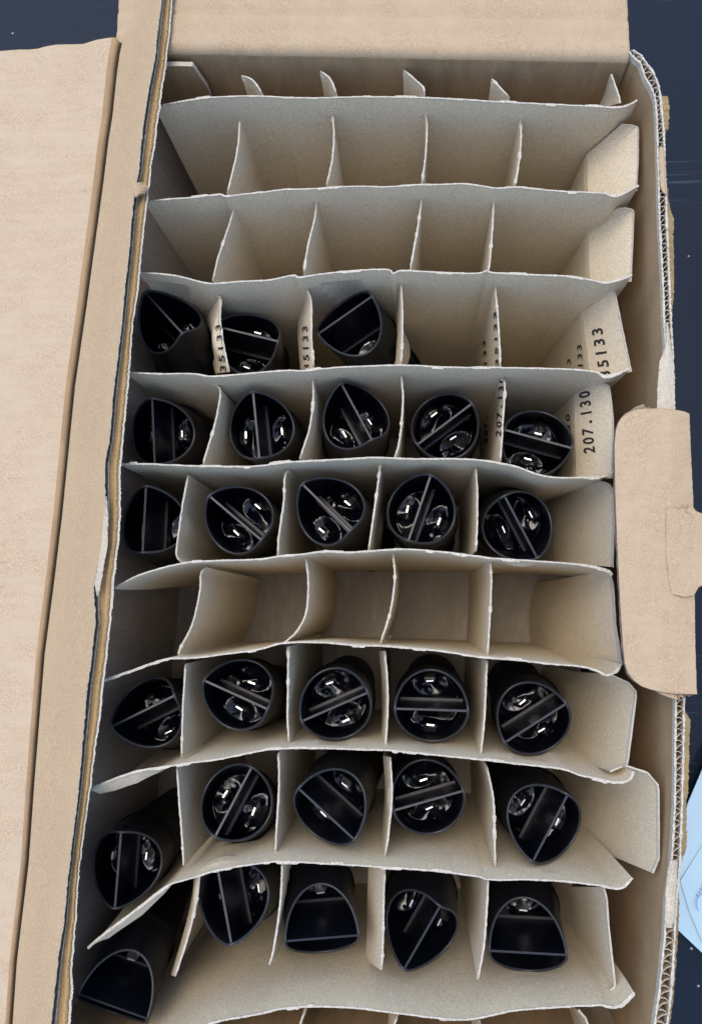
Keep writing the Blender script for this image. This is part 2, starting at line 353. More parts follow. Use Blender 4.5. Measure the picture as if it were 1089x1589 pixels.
if True:
    G = []
    for i in range(int(1750/1.6)):
        v = -60 + i*1.6
        l = lin(LS, v); r = lin(E1, v) + 1.4*nz(v*.12, 11) + 1.1*nz(v*.5, 12)
        zz = ZS + .0006*nz(v*.01, 3)
        row = [at(l, v, zz-.0005), at(l+.6, v, zz)] + [at(l+(r-l)*k/6, v, zz + .0003*math.sin(k)) for k in range(1, 6)] + [at(r-1.3, v, zz), at(r, v, zz-.0003)]
        G.append(row)
    a = Acc(); a.sheet(G, .0016, 0, 1, offset=0.0)
    # white torn lip = last strip
    st = a.build('lid_strip', [M['strip'], M['edge']], lidp)
    ncol = len(G[0]); k = 0
    for i in range(len(G)-1):
        for j in range(ncol-1):
            if j == ncol-2: st.data.polygons[k].material_index = 1
            k += 2
        k += 2
    # rolled tan edge between two ragged white plies
    prof = [(.02, -.0028, 2), (.12, -.0014, 2), (.20, .0002, 1), (.25, 0, 1), (.29, -.0007, 2), (.46, -.0002, 0), (.58, .0006, 0), (.70, .0005, 0), (.80, -.0002, 0), (.85, -.0009, 2), (.88, .0002, 1), (1.0, .0002, 1), (1.01, -.0006, 1), (1.0, -.006, 2)]
    V = []; Fc = []; I = []; m_ = len(prof); rows = 0
    i = 0; v = -60
    while v < 1690:
        l = lin(E1, v); r = lin(E2, v) + 1.1*nz(v*.10, 21) + 1.0*nz(v*.33, 22) + .6*nz(v*.9, 23); z = ZR+.0105 + .0004*nz(v*.03, 5)
        for k, (q, dz, mi) in enumerate(prof):
            jq = (.035*nz(v*.25, k*3+1) + .02*nz(v*.8, k*5+2)) if k < 4 else (.02*nz(v*.3, k+40) if k < 11 else 0)
            V.append(at(l+(r-l)*(q+jq), v, z+dz+.0003*nz(v*.4, k)))
        if rows:
            b0 = (rows-1)*m_
            for k in range(m_-1):
                Fc.append((b0+k, b0+k+1, b0+m_+k+1, b0+m_+k)); I.append(prof[k+1][2] if prof[k][2] != 0 or prof[k+1][2] != 2 else 0)
        rows += 1; v += 1.5
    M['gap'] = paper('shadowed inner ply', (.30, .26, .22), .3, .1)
    mesh('rolled_edge', V, Fc, [M['core'], M['edge'], M['gap']], lidp, I)
    strip('torn_paper', [(770, 165), (800, 161), (850, 157), (880, 152), (908, 147), (925, 151)], [(770, 167), (800, 168), (850, 167), (880, 161), (908, 157), (925, 153)], ZS+.0006, PM, lidp, .0003, lambda q, v: -.001*q, rag=1.2, ragl=1.2, seed=4, nu=3)
    strip('torn_paper', [(283, 211), (288, 206), (296, 207), (306, 210)], [(283, 224), (290, 229), (300, 226), (306, 214)], ZS+.0004, [M['strip'], M['edge']], lidp, .0004, lambda q, v: .0012*math.sin(3.1*q)-.003*q, rag=1.2, ragl=1.2, seed=6, nu=4, step=1.5)
# side flap lying over the right wall, with its paper tape
ZF = ZR + .0155
fl = [(634, 1001), (635.5, 988), (638, 979), (642, 971), (648, 964), (656, 959), (668, 955), (690, 953), (760, 954), (840, 957), (940, 962), (1000, 966), (1030, 969), (1044, 974), (1056, 983), (1065, 995), (1071, 1012), (1075, 1035), (1077, 1050)]
fr = [(634, 1030), (635.5, 1044), (638, 1060), (642, 1069), (700, 1071), (780, 1075), (1000, 1078), (1066, 1080), (1077, 1081)]
sf = strip('side_flap', fl, fr, ZF, [M['flap'], M['fluteedge']], box, .0032, lambda q, v: -.0030*max(0, q-.72)**1.3*6*(.6+.4*math.sin(v*.01)) + .0003*nz(q*6, v*.01), nu=24, step=1.6, rag=.6)
for p in sf.data.polygons:
    if p.material_index == 1 and p.normal.x > .4: p.material_index = 0
tp = strip('tape_patch', [(786, 1058), (789, 1035), (806, 1033), (860, 1033), (886, 1036), (922, 1041), (926, 1058)], [(786, 1074), (793, 1079), (799, 1094), (905, 1096), (911, 1083), (924, 1076), (926, 1066)], ZF+.0007,
      [M['flap'], M['cut']], sf, .0004, lambda q, v: -.0010*max(0, q-.3) + .0003*nz(v*.03, q*1.5) + .0010*math.exp(-((q-.62)/.05)**2)*max(0, 1-abs(v-795)/25), nu=16, step=1.6, rag=.25, ragl=.4, seed=31)

RT = .0193
# fitted pose of every capacitor: ridge centre x, y, z, ridge angle, lean x, lean y
POSE = [[-0.1429, 0.1697, 0.1515, -0.8463, 0.0243, 0.1781],
 [-0.0951, 0.1583, 0.1457, -0.2348, 0.0831, 0.0115],
 [-0.0385, 0.1665, 0.1497, 0.4944, -0.2808, 0.0345],
 [-0.1461, 0.0995, 0.1503, -1.5373, 0.0115, -0.1638],
 [-0.0868, 0.1024, 0.1523, -1.4629, 0.0165, -0.0805],
 [-0.0307, 0.1092, 0.1538, -1.0935, 0.0828, 0.1191],
 [0.0174, 0.1031, 0.147, 0.6363, -0.0695, -0.1357],
 [0.0677, 0.0943, 0.148, -0.2966, -0.0658, -0.0584],
 [-0.1468, 0.0491, 0.156, -1.5429, -0.0045, 0.0839],
 [-0.095, 0.0492, 0.1601, -0.6894, 0.0343, -0.0271],
 [-0.0461, 0.0551, 0.1596, -0.7673, -0.1, 0.05],
 [0.0037, 0.0555, 0.155, -1.8965, -0.0559, 0.02],
 [0.0572, 0.0454, 0.1522, -1.0953, -0.0031, -0.179],
 [-0.1438, -0.054, 0.152, 0.475, -0.03, 0.16],
 [-0.0928, -0.0441, 0.1556, -0.3887, 0.0301, 0.0982],
 [-0.0402, -0.0492, 0.1563, 0.4162, 0.0368, 0.0051],
 [0.0095, -0.0496, 0.1562, -0.0054, -0.0266, -0.0115],
 [0.0627, -0.0559, 0.1507, 0.5865, -0.0601, -0.047],
 [-0.1538, -0.1356, 0.1503, -1.5841, 0.0795, 0.0648],
 [-0.0915, -0.0972, 0.1579, -2.0142, 0.1163, 0.2877],
 [-0.0435, -0.1015, 0.1602, -0.6844, -0.0653, -0.0509],
 [0.0081, -0.0958, 0.1502, 0.2866, 0.0266, 0.1076],
 [0.0687, -0.1064, 0.1532, -2.0773, 0.0449, -0.013],
 [-0.0944, -0.1462, 0.1603, -1.2925, -0.0621, 0.1268],
 [-0.0456, -0.1646, 0.1502, 0.0275, 0.1675, -0.1843],
 [0.0049, -0.164, 0.1449, -2.0816, -0.0028, -0.102],
 [0.0566, -0.1666, 0.1505, 0.0396, -0.0867, -0.1097],
 [-0.152, -0.201, 0.1526, -0.3869, 0.0878, -0.2368]]
TUBES = []   # (gap between rows, column, pose)
for _g, _c0, _n in ((3, 0, 3), (4, 0, 5), (5, 0, 5), (7, 0, 5), (8, 0, 5), (9, 1, 4), (9, 0, 1)):
    for _k in range(_n): TUBES.append((_g, _c0+_k, POSE[len(TUBES)]))
def tube_axis(p, z):
    """centre of the tube and whether the height z is inside it"""
    L = (z-p[2]); return p[0]+p[4]*L, p[1]+p[5]*L
def push(p, tubes, axis, depth):
    """a board bulges where a tube presses on it: axis 1 = rows, 0 = cross panels; tubes = [(pose, side)]"""
    if depth < .006: return p
    w_ = min(1, (depth-.005)/.012)*max(0, min(1, (.105-depth)/.04)); lo, hi = -1e9, 1e9
    for t, sd_ in tubes:
        if p.z > t[2]+.002: continue
        cx_, cy_ = tube_axis(t, p.z); r = RT + .0016
        o = (p.x-cx_) if axis == 1 else (p.y-cy_)
        if abs(o) >= r: continue
        h = math.sqrt(r*r-o*o); c_ = cy_ if axis == 1 else cx_
        if sd_ > 0: lo = max(lo, c_+h)
        else: hi = min(hi, c_-h)
    v = p[axis]; nv_ = v
    if lo > -1e8 and hi < 1e8 and lo > hi: nv_ = (lo+hi)/2
    else: nv_ = min(max(v, lo), hi)
    q = p.copy(); q[axis] = v + max(-.012, min(.012, (nv_-v)))*w_; return q

# ------------------------------------------------------------------ divider insert
ins = thing('divider_insert', 'interlocking grey cardboard divider grid with pale torn edges inside the box', 'divider')
ROWS = [
 [(240, 165), (262, 161), (300, 154), (345, 150), (400, 149), (480, 152), (560, 150), (640, 151), (700, 153), (760, 157), (820, 160), (880, 163), (925, 165), (955, 166), (975, 162), (988, 155)],
 [(224, 313), (260, 309), (300, 306), (340, 301), (350, 304), (372, 302), (410, 298), (440, 294), (480, 293), (520, 290), (560, 289), (600, 290), (640, 287), (680, 286), (720, 285), (745, 288), (770, 292), (800, 290), (850, 295), (900, 298), (940, 300), (955, 303), (972, 296), (990, 287)],
 [(214, 423), (240, 424), (275, 428), (310, 437), (335, 440), (370, 437), (420, 434), (455, 427), (465, 430), (500, 425), (545, 420), (600, 418), (610, 424), (625, 420), (690, 423), (740, 424), (755, 420), (765, 423), (820, 426), (880, 428), (905, 432), (937, 438), (960, 434), (980, 426)],
 [(196, 578), (250, 580), (300, 580), (330, 584), (400, 578), (440, 575), (480, 575), (500, 572), (545, 569), (600, 567), (640, 567), (700, 570), (760, 570), (800, 571), (860, 572), (900, 574), (925, 578), (940, 583), (960, 578), (978, 570)],
 [(186, 720), (230, 720), (300, 723), (360, 724), (400, 723), (440, 718), (500, 714), (545, 712), (580, 710), (640, 712), (700, 712), (745, 714), (770, 718), (800, 724), (830, 735), (860, 741), (900, 741), (935, 739), (952, 730)],
 [(177, 913), (210, 895), (250, 882), (290, 873), (340, 870), (400, 868), (440, 862), (470, 860), (500, 856), (545, 857), (620, 852), (680, 856), (740, 863), (760, 866), (820, 870), (880, 874), (920, 879), (943, 885), (950, 892)],
 [(158, 1056), (200, 1042), (240, 1028), (262, 1022), (300, 1021), (350, 1015), (400, 1008), (440, 998), (500, 997), (545, 1001), (600, 1003), (680, 1010), (745, 1020), (800, 1024), (850, 1030), (900, 1034), (925, 1040), (940, 1047), (952, 1043), (962, 1031)],
 [(140, 1224), (180, 1207), (215, 1196), (240, 1192), (262, 1189), (300, 1183), (340, 1178), (400, 1166), (430, 1162), (500, 1161), (560, 1163), (610, 1165), (680, 1172), (740, 1178), (800, 1185), (870, 1193), (900, 1203), (930, 1209), (955, 1214), (975, 1210), (982, 1197)],
 [(136, 1471), (160, 1450), (200, 1420), (245, 1385), (265, 1372), (300, 1362), (340, 1350), (400, 1340), (440, 1337), (520, 1341), (600, 1346), (680, 1352), (740, 1360), (760, 1365), (820, 1365), (880, 1368), (930, 1374), (962, 1378), (980, 1362)],
 [(120, 1700), (200, 1655), (262, 1618), (305, 1596), (345, 1584), (400, 1574), (440, 1565), (500, 1562), (560, 1565), (600, 1570), (700, 1582), (740, 1580), (800, 1568), (880, 1562), (930, 1560), (957, 1562), (983, 1540)],
]
LIPS = {7: [(140, 2, 14), (165, 2, 19), (200, 2, 20), (235, 0, 12), (262, 0, 2), (300, 0, 0)],
        8: [(136, 2, 3), (150, 6, 10), (200, 8, 12), (240, 5, 8), (262, 1, 2), (300, 0, 0)]}
DEP = [0, .0007, .0025, .006, .010, .016, .022, .03, .04, .055, .08, .11, ZR-Z0-.0005]
NR = len(ROWS); row_objs = []
def row_y(k, px):  # world y of the panel top at pixel column px
    P = ROWS[k]; v = float(np.interp(px, [p[0] for p in P], [p[1] for p in P])); return at(px, v, ZR)
for k, P in enumerate(ROWS):
    pts3 = [Vector((*q, 0)) for q in smooth(P, 8)]
    px, xs = resample(pts3, 2.2)
    mid = np.mean([at(p.x, p.y, ZR).y for p in px if 430 < p.x < 860])
    G = []; tf = []; tb_ = []
    tear = 0; side = 0
    near_t = [(t, 1 if g_ == k+1 else -1) for g_, c_, t in TUBES if g_ in (k, k+1)]
    if k == 9: near_t = []
    rnd = random.Random(100+k)
    for i, p in enumerate(px):
        s = i*.37 + k*77
        if tear <= 0 and rnd.random() < .022: tear = rnd.randint(5, 16); side = rnd.choice((-1, 1, 1)); amt = rnd.uniform(.0003, .0008)
        tear -= 1
        jag = .0005*nz(s*.8, 1) + .0004*nz(s*2.3, 2) - .0002
        vj = p.y + .5*nz(s*.5, 3)
        T = at(p.x, vj, ZR + jag); T0 = at(p.x, p.y, ZR)
        bl = .65 if p.x < 430 else .25
        by = mid + (T0.y-mid)*bl
        lp_ = LIPS.get(k)
        if lp_:
            dx = interp([(a_, b_) for a_, b_, c_ in lp_], p.x); dy = interp([(a_, c_) for a_, b_, c_ in lp_], p.x)
            off = at(p.x+dx, vj+dy, ZR-.010) - at(p.x, vj, ZR-.010)
        else: off = Vector((0, 0, 0))
        col = []
        for d in DEP:
            q = d/DEP[-1]; q = q*q*(3-2*q)
            bow = .0012*nz(p.x*.012, k*2+.3)*math.sin(math.pi*min(1, d/DEP[-1]*1.2))
            o = off*min(1, d/.010)
            e_ = max(0, 1-d/.005); t_ = T0.lerp(T, e_)
            col.append(push(Vector((t_.x + o.x - (.006*q if p.x > 900 else 0), t_.y + (by-t_.y)*q + o.y + bow, t_.z-d)), near_t, 1, d))
        G.append(col)
        f_ = .00002 + .00022*nz(s*.45, 7) + .00026*nz(s*1.7, 8)
        ex = .00035 if p.x > P[-1][0]-48 else 0
        if p.x < 262 and k >= 6: ex = .0005
        tf.append(max(0, f_ + (amt if tear > 0 and side > 0 else 0) + ex)); tb_.append(max(0, f_*.7 + (amt if tear > 0 and side < 0 else 0)))
    a = Acc(); a.sheet(G, .00075, 0, 1, tf=tb_, tb=tf, band=1)
    o = a.build('row_panel', [M['divider'], M['edge']], ins)
    row_objs.append(o)
# cross panels: per gap between rows, traced along their top edge from the far row to the near row
ZC = ZR - .013
C = [
 {0: [(375, 117), (392, 124), (408, 146)], 1: [(372, 188), (370, 220), (365, 250), (355, 290), (352, 300)], 2: [(365, 320), (352, 360), (340, 395), (330, 436)],
  3: [(335, 460), (342, 463), (342, 500), (348, 540), (356, 577)], 4: [(335, 597), (342, 610), (333, 660), (318, 710), (316, 722)], 5: [(292, 738), (284, 780), (277, 830), (274, 860), (282, 873)],
  6: [(320, 880), (312, 890), (310, 920), (298, 970), (278, 1010), (281, 1020)], 7: [(288, 1030), (285, 1080), (283, 1130), (282, 1175)], 8: [(275, 1190), (278, 1240), (282, 1290), (285, 1343)], 9: [(310, 1355), (305, 1400), (290, 1460), (272, 1515)], 10: [(322, 1590), (318, 1640)]},
 {0: [(497, 110), (512, 122), (523, 147)], 1: [(515, 172), (518, 210), (515, 250), (506, 288)], 2: [(492, 304), (488, 340), (478, 380), (471, 424)], 3: [(475, 445), (483, 470), (483, 520), (487, 572)],
  4: [(485, 585), (486, 620), (480, 665), (465, 712)], 5: [(448, 728), (442, 740), (440, 780), (433, 830), (431, 862)], 6: [(474, 864), (478, 900), (475, 950), (460, 980), (440, 998)], 7: [(447, 1003), (447, 1060), (446, 1110), (448, 1152)],
  8: [(432, 1168), (433, 1220), (430, 1270), (427, 1325)], 9: [(438, 1338), (435, 1400), (425, 1470), (418, 1497)], 10: [(474, 1568), (466, 1589), (455, 1640)]},
 {0: [(626, 108), (640, 120), (656, 135), (659, 147)], 1: [(656, 168), (662, 190), (660, 240), (654, 286)], 2: [(655, 302), (650, 340), (643, 380), (636, 420)], 3: [(622, 435), (624, 480), (624, 530), (622, 567)],
  4: [(622, 577), (625, 620), (620, 680), (612, 712)], 5: [(590, 718), (585, 760), (578, 810), (572, 853)], 6: [(610, 860), (612, 900), (605, 950), (590, 998)], 7: [(597, 1010), (601, 1060), (601, 1110), (598, 1160)],
  8: [(605, 1175), (608, 1230), (603, 1290), (597, 1330)], 9: [(597, 1350), (595, 1400), (594, 1460), (592, 1505)], 10: [(618, 1575), (608, 1600), (600, 1640)]},
 {0: [(763, 122), (775, 135), (790, 151)], 1: [(806, 177), (808, 210), (805, 250), (798, 290)], 2: [(766, 305), (764, 350), (760, 400), (757, 425)], 3: [(768, 443), (772, 490), (775, 540), (776, 570)],
  4: [(778, 585), (783, 600), (780, 650), (776, 716)], 5: [(738, 725), (740, 760), (740, 810), (738, 855)], 6: [(760, 870), (762, 900), (760, 950), (756, 1018)], 7: [(755, 1025), (753, 1080), (750, 1130), (745, 1175)],
  8: [(755, 1190), (765, 1240), (767, 1300), (768, 1345)], 9: [(757, 1362), (755, 1410), (750, 1470), (741, 1520)], 10: [(745, 1590), (740, 1640)]},
]
# pixel shift of the sheet 45 mm below its top edge (None = hangs straight down)
LEAN = {(0, 3): (-21, 2), (1, 3): (-20, 2), (2, 3): (-10, 0), (2, 7): (-8, 0), (2, 8): (-10, -3), (2, 9): (-24, -16), (0, 9): (-7, -2), (1, 9): (14, -20)}
CD = [0, .0008, .004, .008, .012, .018, .026, .035, .045, .06, .09, .12, ZC-Z0-.0005]
cross_objs = []
def cross_cols(px_pts, ci, gi, seed):
    G = []; tf = []
    pts, xs = resample([Vector((*q, 0)) for q in smooth(px_pts, 8)], 3.0)
    L = xs[-1]
    near_t = [(t, 1 if c_ == ci else -1) for g_, c_, t in TUBES if g_ == gi and c_ in (ci, ci+1)]
    ZC = ZR - (.013 if gi else .002)
    for i, p in enumerate(pts):
        e = min(xs[i], L-xs[i]); zt = ZC - .0022*max(0, 1-e/7) + .0003*nz(i*.7, seed) + .0002*nz(i*2.1, seed+1)
        T = at(p.x + .6*nz(i*.5, seed+2), p.y, zt); T0 = at(p.x, p.y, ZC)
        ln = LEAN.get((ci, gi)); off = Vector((0, 0, 0))
        if ln:
            off = at(p.x+ln[0], p.y+ln[1], ZC-.045) - at(p.x, p.y, ZC)
            off.z = 0
        col = []
        for d in CD:
            q = min(1, d/.045); q2 = max(0, (d-.045)/(CD[-1]-.045))
            t_ = T0.lerp(T, max(0, 1-d/.005))
            col.append(push(Vector((t_.x + off.x*q*(1-.3*q2), t_.y + off.y*q*(1-q2*.5), (t_.z-d) if d < CD[-1] else Z0)), near_t, 0, d+.004))
        G.append(col); tf.append(max(0, .00008+.00018*nz(i*.6, seed+4) + (.0004 if nz(i*.22, seed+5) > .42 else 0)))
    return G, tf
for ci, gaps in enumerate(C):
    a = Acc()
    for gi, pts in gaps.items():
        G, tf = cross_cols(pts, ci, gi, ci*20+gi)
        a.sheet(G, .0008, 0, 1, tf=tf, tb=tf, band=1)
    o = a.build('cross_panel', [M['divider'], M['edge']], ins); cross_objs.append(o)
# the end panel, its tabs bent outward over a score line
CE = {
 0: ([(948, 115), (953, 130), (960, 150), (962, 160)], [(930, 150), (928, 158), (926, 165), (925, 170)], .02),
 1: ([(964, 193), (979, 194), (990, 197), (990, 245), (987, 296)], [(909, 240), (909, 252), (909, 265), (909, 284), (911, 312)], .03),
 2: ([(958, 323), (972, 323), (983, 326), (981, 380), (978, 437)], [(910, 347), (910, 360), (911, 380), (912, 405), (914, 444)], .03),
 3: ([(929, 450), (942, 449), (953, 451), (965, 510), (979, 577)], [(899, 476), (901, 492), (905, 515), (909, 545), (914, 588)], .03),
 4: ([(922, 592), (934, 594), (945, 599), (951, 650), (949, 742)], [(890, 607), (890, 625), (890, 650), (891, 695), (893, 750)], .03),
 5: ([(930, 746), (945, 752), (952, 765), (952, 820), (950, 880)], [(866, 772), (862, 790), (860, 810), (860, 840), (862, 872)], .08),
 6: ([(934, 886), (946, 890), (951, 910), (954, 965), (964, 1032)], [(864, 900), (857, 920), (853, 945), (853, 985), (856, 1028)], .10),
 7: ([(945, 1046), (975, 1060), (987, 1074), (973, 1186), (946, 1197)], [(888, 1042), (880, 1060), (876, 1085), (872, 1130), (870, 1171)], .085),
 8: ([(970, 1188), (1004, 1199), (1021, 1219), (1022, 1332), (1012, 1355)], [(910, 1196), (905, 1210), (901, 1230), (893, 1275), (890, 1303)], .085),
 9: ([(936, 1376), (941, 1395), (944, 1440), (954, 1530), (946, 1538)], [(880, 1376), (880, 1395), (880, 1420), (882, 1455), (884, 1480)], .085),
 10: ([(897, 1567), (908, 1580), (915, 1600), (918, 1640)], [(886, 1560), (886, 1570), (886, 1590), (886, 1620)], .06)}
a = Acc(); planes = {}
for gi, (T, W, dep) in CE.items():
    zt_ = ZC + {0: .011, 8: .010, 7: .004}.get(gi, 0); T3 = [at(u, v, zt_) for u, v in T]
    W3 = [at(u, v, ZC-dep) for u, v in W]
    m_ = 30
    Ts = [Vector(np.array([np.interp(q, np.linspace(0, 1, len(T3)), [p[k] for p in T3]) for k in range(3)])) for q in np.linspace(0, 1, m_)]
    Ws = [Vector(np.array([np.interp(q, np.linspace(0, 1, len(W3)), [p[k] for p in W3]) for k in range(3)])) for q in np.linspace(0, 1, m_)]
    G = []; tf = []
    for i, (t_, w_) in enumerate(zip(Ts, Ws)):
        t_ = t_ + Vector((0, 0, .0003*nz(i*.9, gi)))
        col = [t_, t_.lerp(w_, .02), t_.lerp(w_, .2), t_.lerp(w_, .5), t_.lerp(w_, .8), t_.lerp(w_, .96)]
        fl_ = Vector((w_.x*.985 - .004, w_.y, Z0))
        near_t = [(t, 1) for g_, c_, t in TUBES if g_ == gi and c_ == 4]
        col += [w_.lerp(fl_, .03), w_.lerp(fl_, .3), w_.lerp(fl_, .7), fl_]
        col = [push(c_, near_t, 0, (ZC-c_.z)) for c_ in col]
        G.append(col); tf.append(max(0, .00005+.0002*nz(i*.8, gi+50)))
    a.sheet(G, .0008, 0, 1, tf=tf, tb=tf, band=1)
    planes[gi] = (T3, W3)
end_panel = a.build('cross_panel', [M['divider'], M['edge']], ins)
end_panel['label'] = 'end cross panel with wide outward bent tabs printed with numbers'

# printed numbers
def text_mesh(txt, pitch=.68):
    """print in evenly spaced characters, width 0..len*pitch, height 0..cap"""
    V = []; Fc = []
    for k, ch in enumerate(txt):
        c = bpy.data.curves.new('print', 'FONT'); c.body = ch; c.size = 1.0; c.offset = .024; c.resolution_u = 3
        o = bpy.data.objects.new('print', c); COL.objects.link(o)
        dg = bpy.context.evaluated_depsgraph_get(); me = bpy.data.meshes.new_from_object(o.evaluated_get(dg))
        bpy.data.objects.remove(o); bpy.data.curves.remove(c)
        xs = [v.co.x for v in me.vertices]; c0 = (min(xs)+max(xs))/2; b = len(V)
        if ch.isdigit(): V += [(v.co.x-c0+(k+.5)*pitch, v.co.y, 0) for v in me.vertices]
        elif ch == '.': V += [((v.co.x-c0)*1.3+(k+.5)*pitch, v.co.y*1.3+.02, 0) for v in me.vertices]
        else: V += [(v.co.x-c0+(k+.5)*pitch, v.co.y, 0) for v in me.vertices]
        Fc += [tuple(b+i for i in p.vertices) for p in me.polygons]; bpy.data.meshes.remove(me)
    me = bpy.data.meshes.new('print'); me.from_pydata(V, [], Fc); me.update()
    return me, 0, len(txt)*pitch, 0, .70
from mathutils.bvhtree import BVHTree
def print_on(txt, quad, target, m, lift=.00022, name='printed_number', parent=None):
    """quad: baseline start, baseline end, cap start, cap end; the print is laid onto the board's surface"""
    me, x0, x1, y0, y1 = text_mesh(txt)
    tm = target.data; bv = BVHTree.FromPolygons([v.co for v in tm.vertices], [tuple(p.vertices) for p in tm.polygons])
    Q = [Vector(q) for q in quad]; o_ = Vector((0, 0, H)); last = None
    for v in me.vertices:
        s_, t_ = (v.co.x-x0)/(x1-x0), (v.co.y-y0)/(y1-y0)
        q = Q[0].lerp(Q[1], s_).lerp(Q[2].lerp(Q[3], s_), t_)
        d_ = (CM @ Vector(((q.x-CX)/F, -(q.y-CY)/F, -1))).normalized()
        h, n_, i_, ds = bv.ray_cast(o_, d_)
        if h is None: h = o_ + d_*(last or .45); n_ = -d_
        else: last = ds
        if n_.dot(d_) > 0: n_ = -n_
        v.co = h + n_*lift
    me.materials.clear(); o = link(name, me, parent or target, [m]); return o
EP = end_panel
print_on('35133', [(948, 588), (933, 505), (931, 590), (917, 508)], EP, M['ink'])
print_on('207.130', [(923, 705), (914, 603), (906, 706), (898, 607)], EP, M['ink'])
print_on('133', [(904.5, 574), (901.5, 532), (897, 574), (895, 533)], EP, M['ink'])
print_on('33', [(887, 585), (884.5, 553), (881, 585), (879.5, 554)], EP, M['ink'])
print_on('30', [(885, 672), (883.5, 640), (879, 672), (878, 641)], EP, M['ink'])
print_on('35133', [(352, 580), (341.5, 500), (343, 580), (334.5, 502)], cross_objs[0], M['ink'])
print_on('35133', [(481, 577), (477, 503), (472, 577), (469, 504)], cross_objs[1], M['ink'])
print_on('35133', [(773.5, 572), (770, 480), (769, 572), (765.5, 481)], cross_objs[3], M['ink'])
print_on('133', [(756, 572), (753, 525), (751, 572), (749, 526)], cross_objs[3], M['ink'])
print_on('207.130', [(777, 680), (782, 582), (769, 679), (774.5, 583)], cross_objs[3], M['ink'])
print_on('207.130', [(757, 690), (755, 606), (752, 690), (751, 607)], cross_objs[3], M['ink'])

# ------------------------------------------------------------------ capacitors
R, K = RT, .0018
NS = 96
def rimz(phi, r=1.0): return -max(0.0, abs(R*math.sin(phi))*r - K)
def make_boot():
    V = []; Fc = []; I = []
    ph = [2*math.pi*i/NS for i in range(NS)]
    # profile rings from the outside bottom, over the rim, to the inside bottom: (radius, z mode)
    rings = [(R+.0012, 'a', -.0485), (R+.0013, 'a', -.0478), (R+.0012, 'a', -.0465), (R+.0003, 'a', -.0455), (R, 'a', -.044), (R, 'r', -.0006), (R-.00012, 'r', -.0002), (R-.0004, 'r', 0), (R-.0010, 'r', 0), (R-.0013, 'r', -.0003), (R-.0014, 'r', -.0008), (R-.0015, 'a', -.0335), (R-.0024, 'a', -.0345), (R-.0026, 'a', -.0400)]
    for r, md, z in rings:
        for p in ph:
            zz = z if md == 'a' else rimz(p) + z
            V.append((r*math.cos(p), r*math.sin(p), zz))
    for k in range(len(rings)-1):
        for i in range(NS):
            j = (i+1) % NS; Fc.append((k*NS+i, k*NS+j, (k+1)*NS+j, (k+1)*NS+i)); I.append(1 if 5 <= k <= 9 else 0)
    me = bpy.data.meshes.new('boot'); me.from_pydata(V, [], Fc); me.polygons.foreach_set('material_index', I)
    me.polygons.foreach_set('use_smooth', [True]*len(Fc)); me.materials.append(M['boot']); me.materials.append(M['rim']); me.update(); return me
def boxes(name, L, mats):
    V = []; Fc = []; I = []
    for (x0, x1, y0, y1, z0, z1, top) in L:
        b = len(V); V += [(x, y, z) for z in (z0, z1) for y in (y0, y1) for x in (x0, x1)]
        for f, mi in (((0, 2, 3, 1), 0), ((4, 5, 7, 6), top), ((0, 1, 5, 4), 0), ((2, 6, 7, 3), 0), ((0, 4, 6, 2), 0), ((1, 3, 7, 5), 0)):
            Fc.append(tuple(b+i for i in f)); I.append(mi)
    me = bpy.data.meshes.new(name); me.from_pydata(V, [], Fc)
    for m in mats: me.materials.append(m)
    me.polygons.foreach_set('material_index', I); me.update(); return me
septum_me = boxes('septum', [(-R+.001, R-.001, -.00055, .00055, -.0400, -.0008, 1), (-R+.0020, R-.0020, -.0021, .0021, -.0400, -.0325, 1)], [M['boot'], M['rim']])
def make_resin(seed):
    V = [(0, 0, -.038)]; Fc = []; nr, na = 44, 128; RR = R-.0018; rnd = random.Random(seed)
    hs = [(rnd.uniform(-.001, .001), sg*.0092, rnd.uniform(.0024, .0032), rnd.uniform(-2.6, .6)) for sg in (-1, 1)]
    def hz(x, y):
        r = math.hypot(x, y); q = max(0, (r-.0150)/(RR-.0150)); z = -.0392 + .0022*q**1.5
        hx, hy, hh, p0 = hs[0] if y < 0 else hs[1]
        dx, dy = (x-hx)/1.45, y-hy; d = math.hypot(dx, dy)/.0062; ph = math.atan2(dy, dx)
        da = (ph-p0+math.pi) % (2*math.pi) - math.pi
        amp = hh*(1-.88*math.exp(-(da/.65)**2))
        up = d if d < .8 else (.8 + .2*math.sin(min(math.pi/2, (d-.8)/.2*.9)) if d < 1.1 else 1.0)
        fall = max(0, d-1.05)*1.1
        z += amp*max(0, up - fall)
        z += .0006*noise.noise(Vector((x*130, y*130, seed*3.1))) + .00022*noise.noise(Vector((x*380, y*380, seed)))
        return z
    V[0] = (0, 0, hz(0, 0))
    for k in range(1, nr+1):
        for i in range(na):
            p = 2*math.pi*i/na; r = RR*k/nr; x, y = r*math.cos(p), r*math.sin(p); V.append((x, y, hz(x, y)))
    for i in range(na): Fc.append((0, 1+i, 1+(i+1) % na))
    for k in range(nr-1):
        for i in range(na): j = (i+1) % na; Fc.append((1+k*na+i, 1+(k+1)*na+i, 1+(k+1)*na+j, 1+k*na+j))
    me = bpy.data.meshes.new('resin'); me.from_pydata(V, [], Fc); me.polygons.foreach_set('use_smooth', [True]*len(Fc)); me.materials.append(M['resin']); me.update(); return me
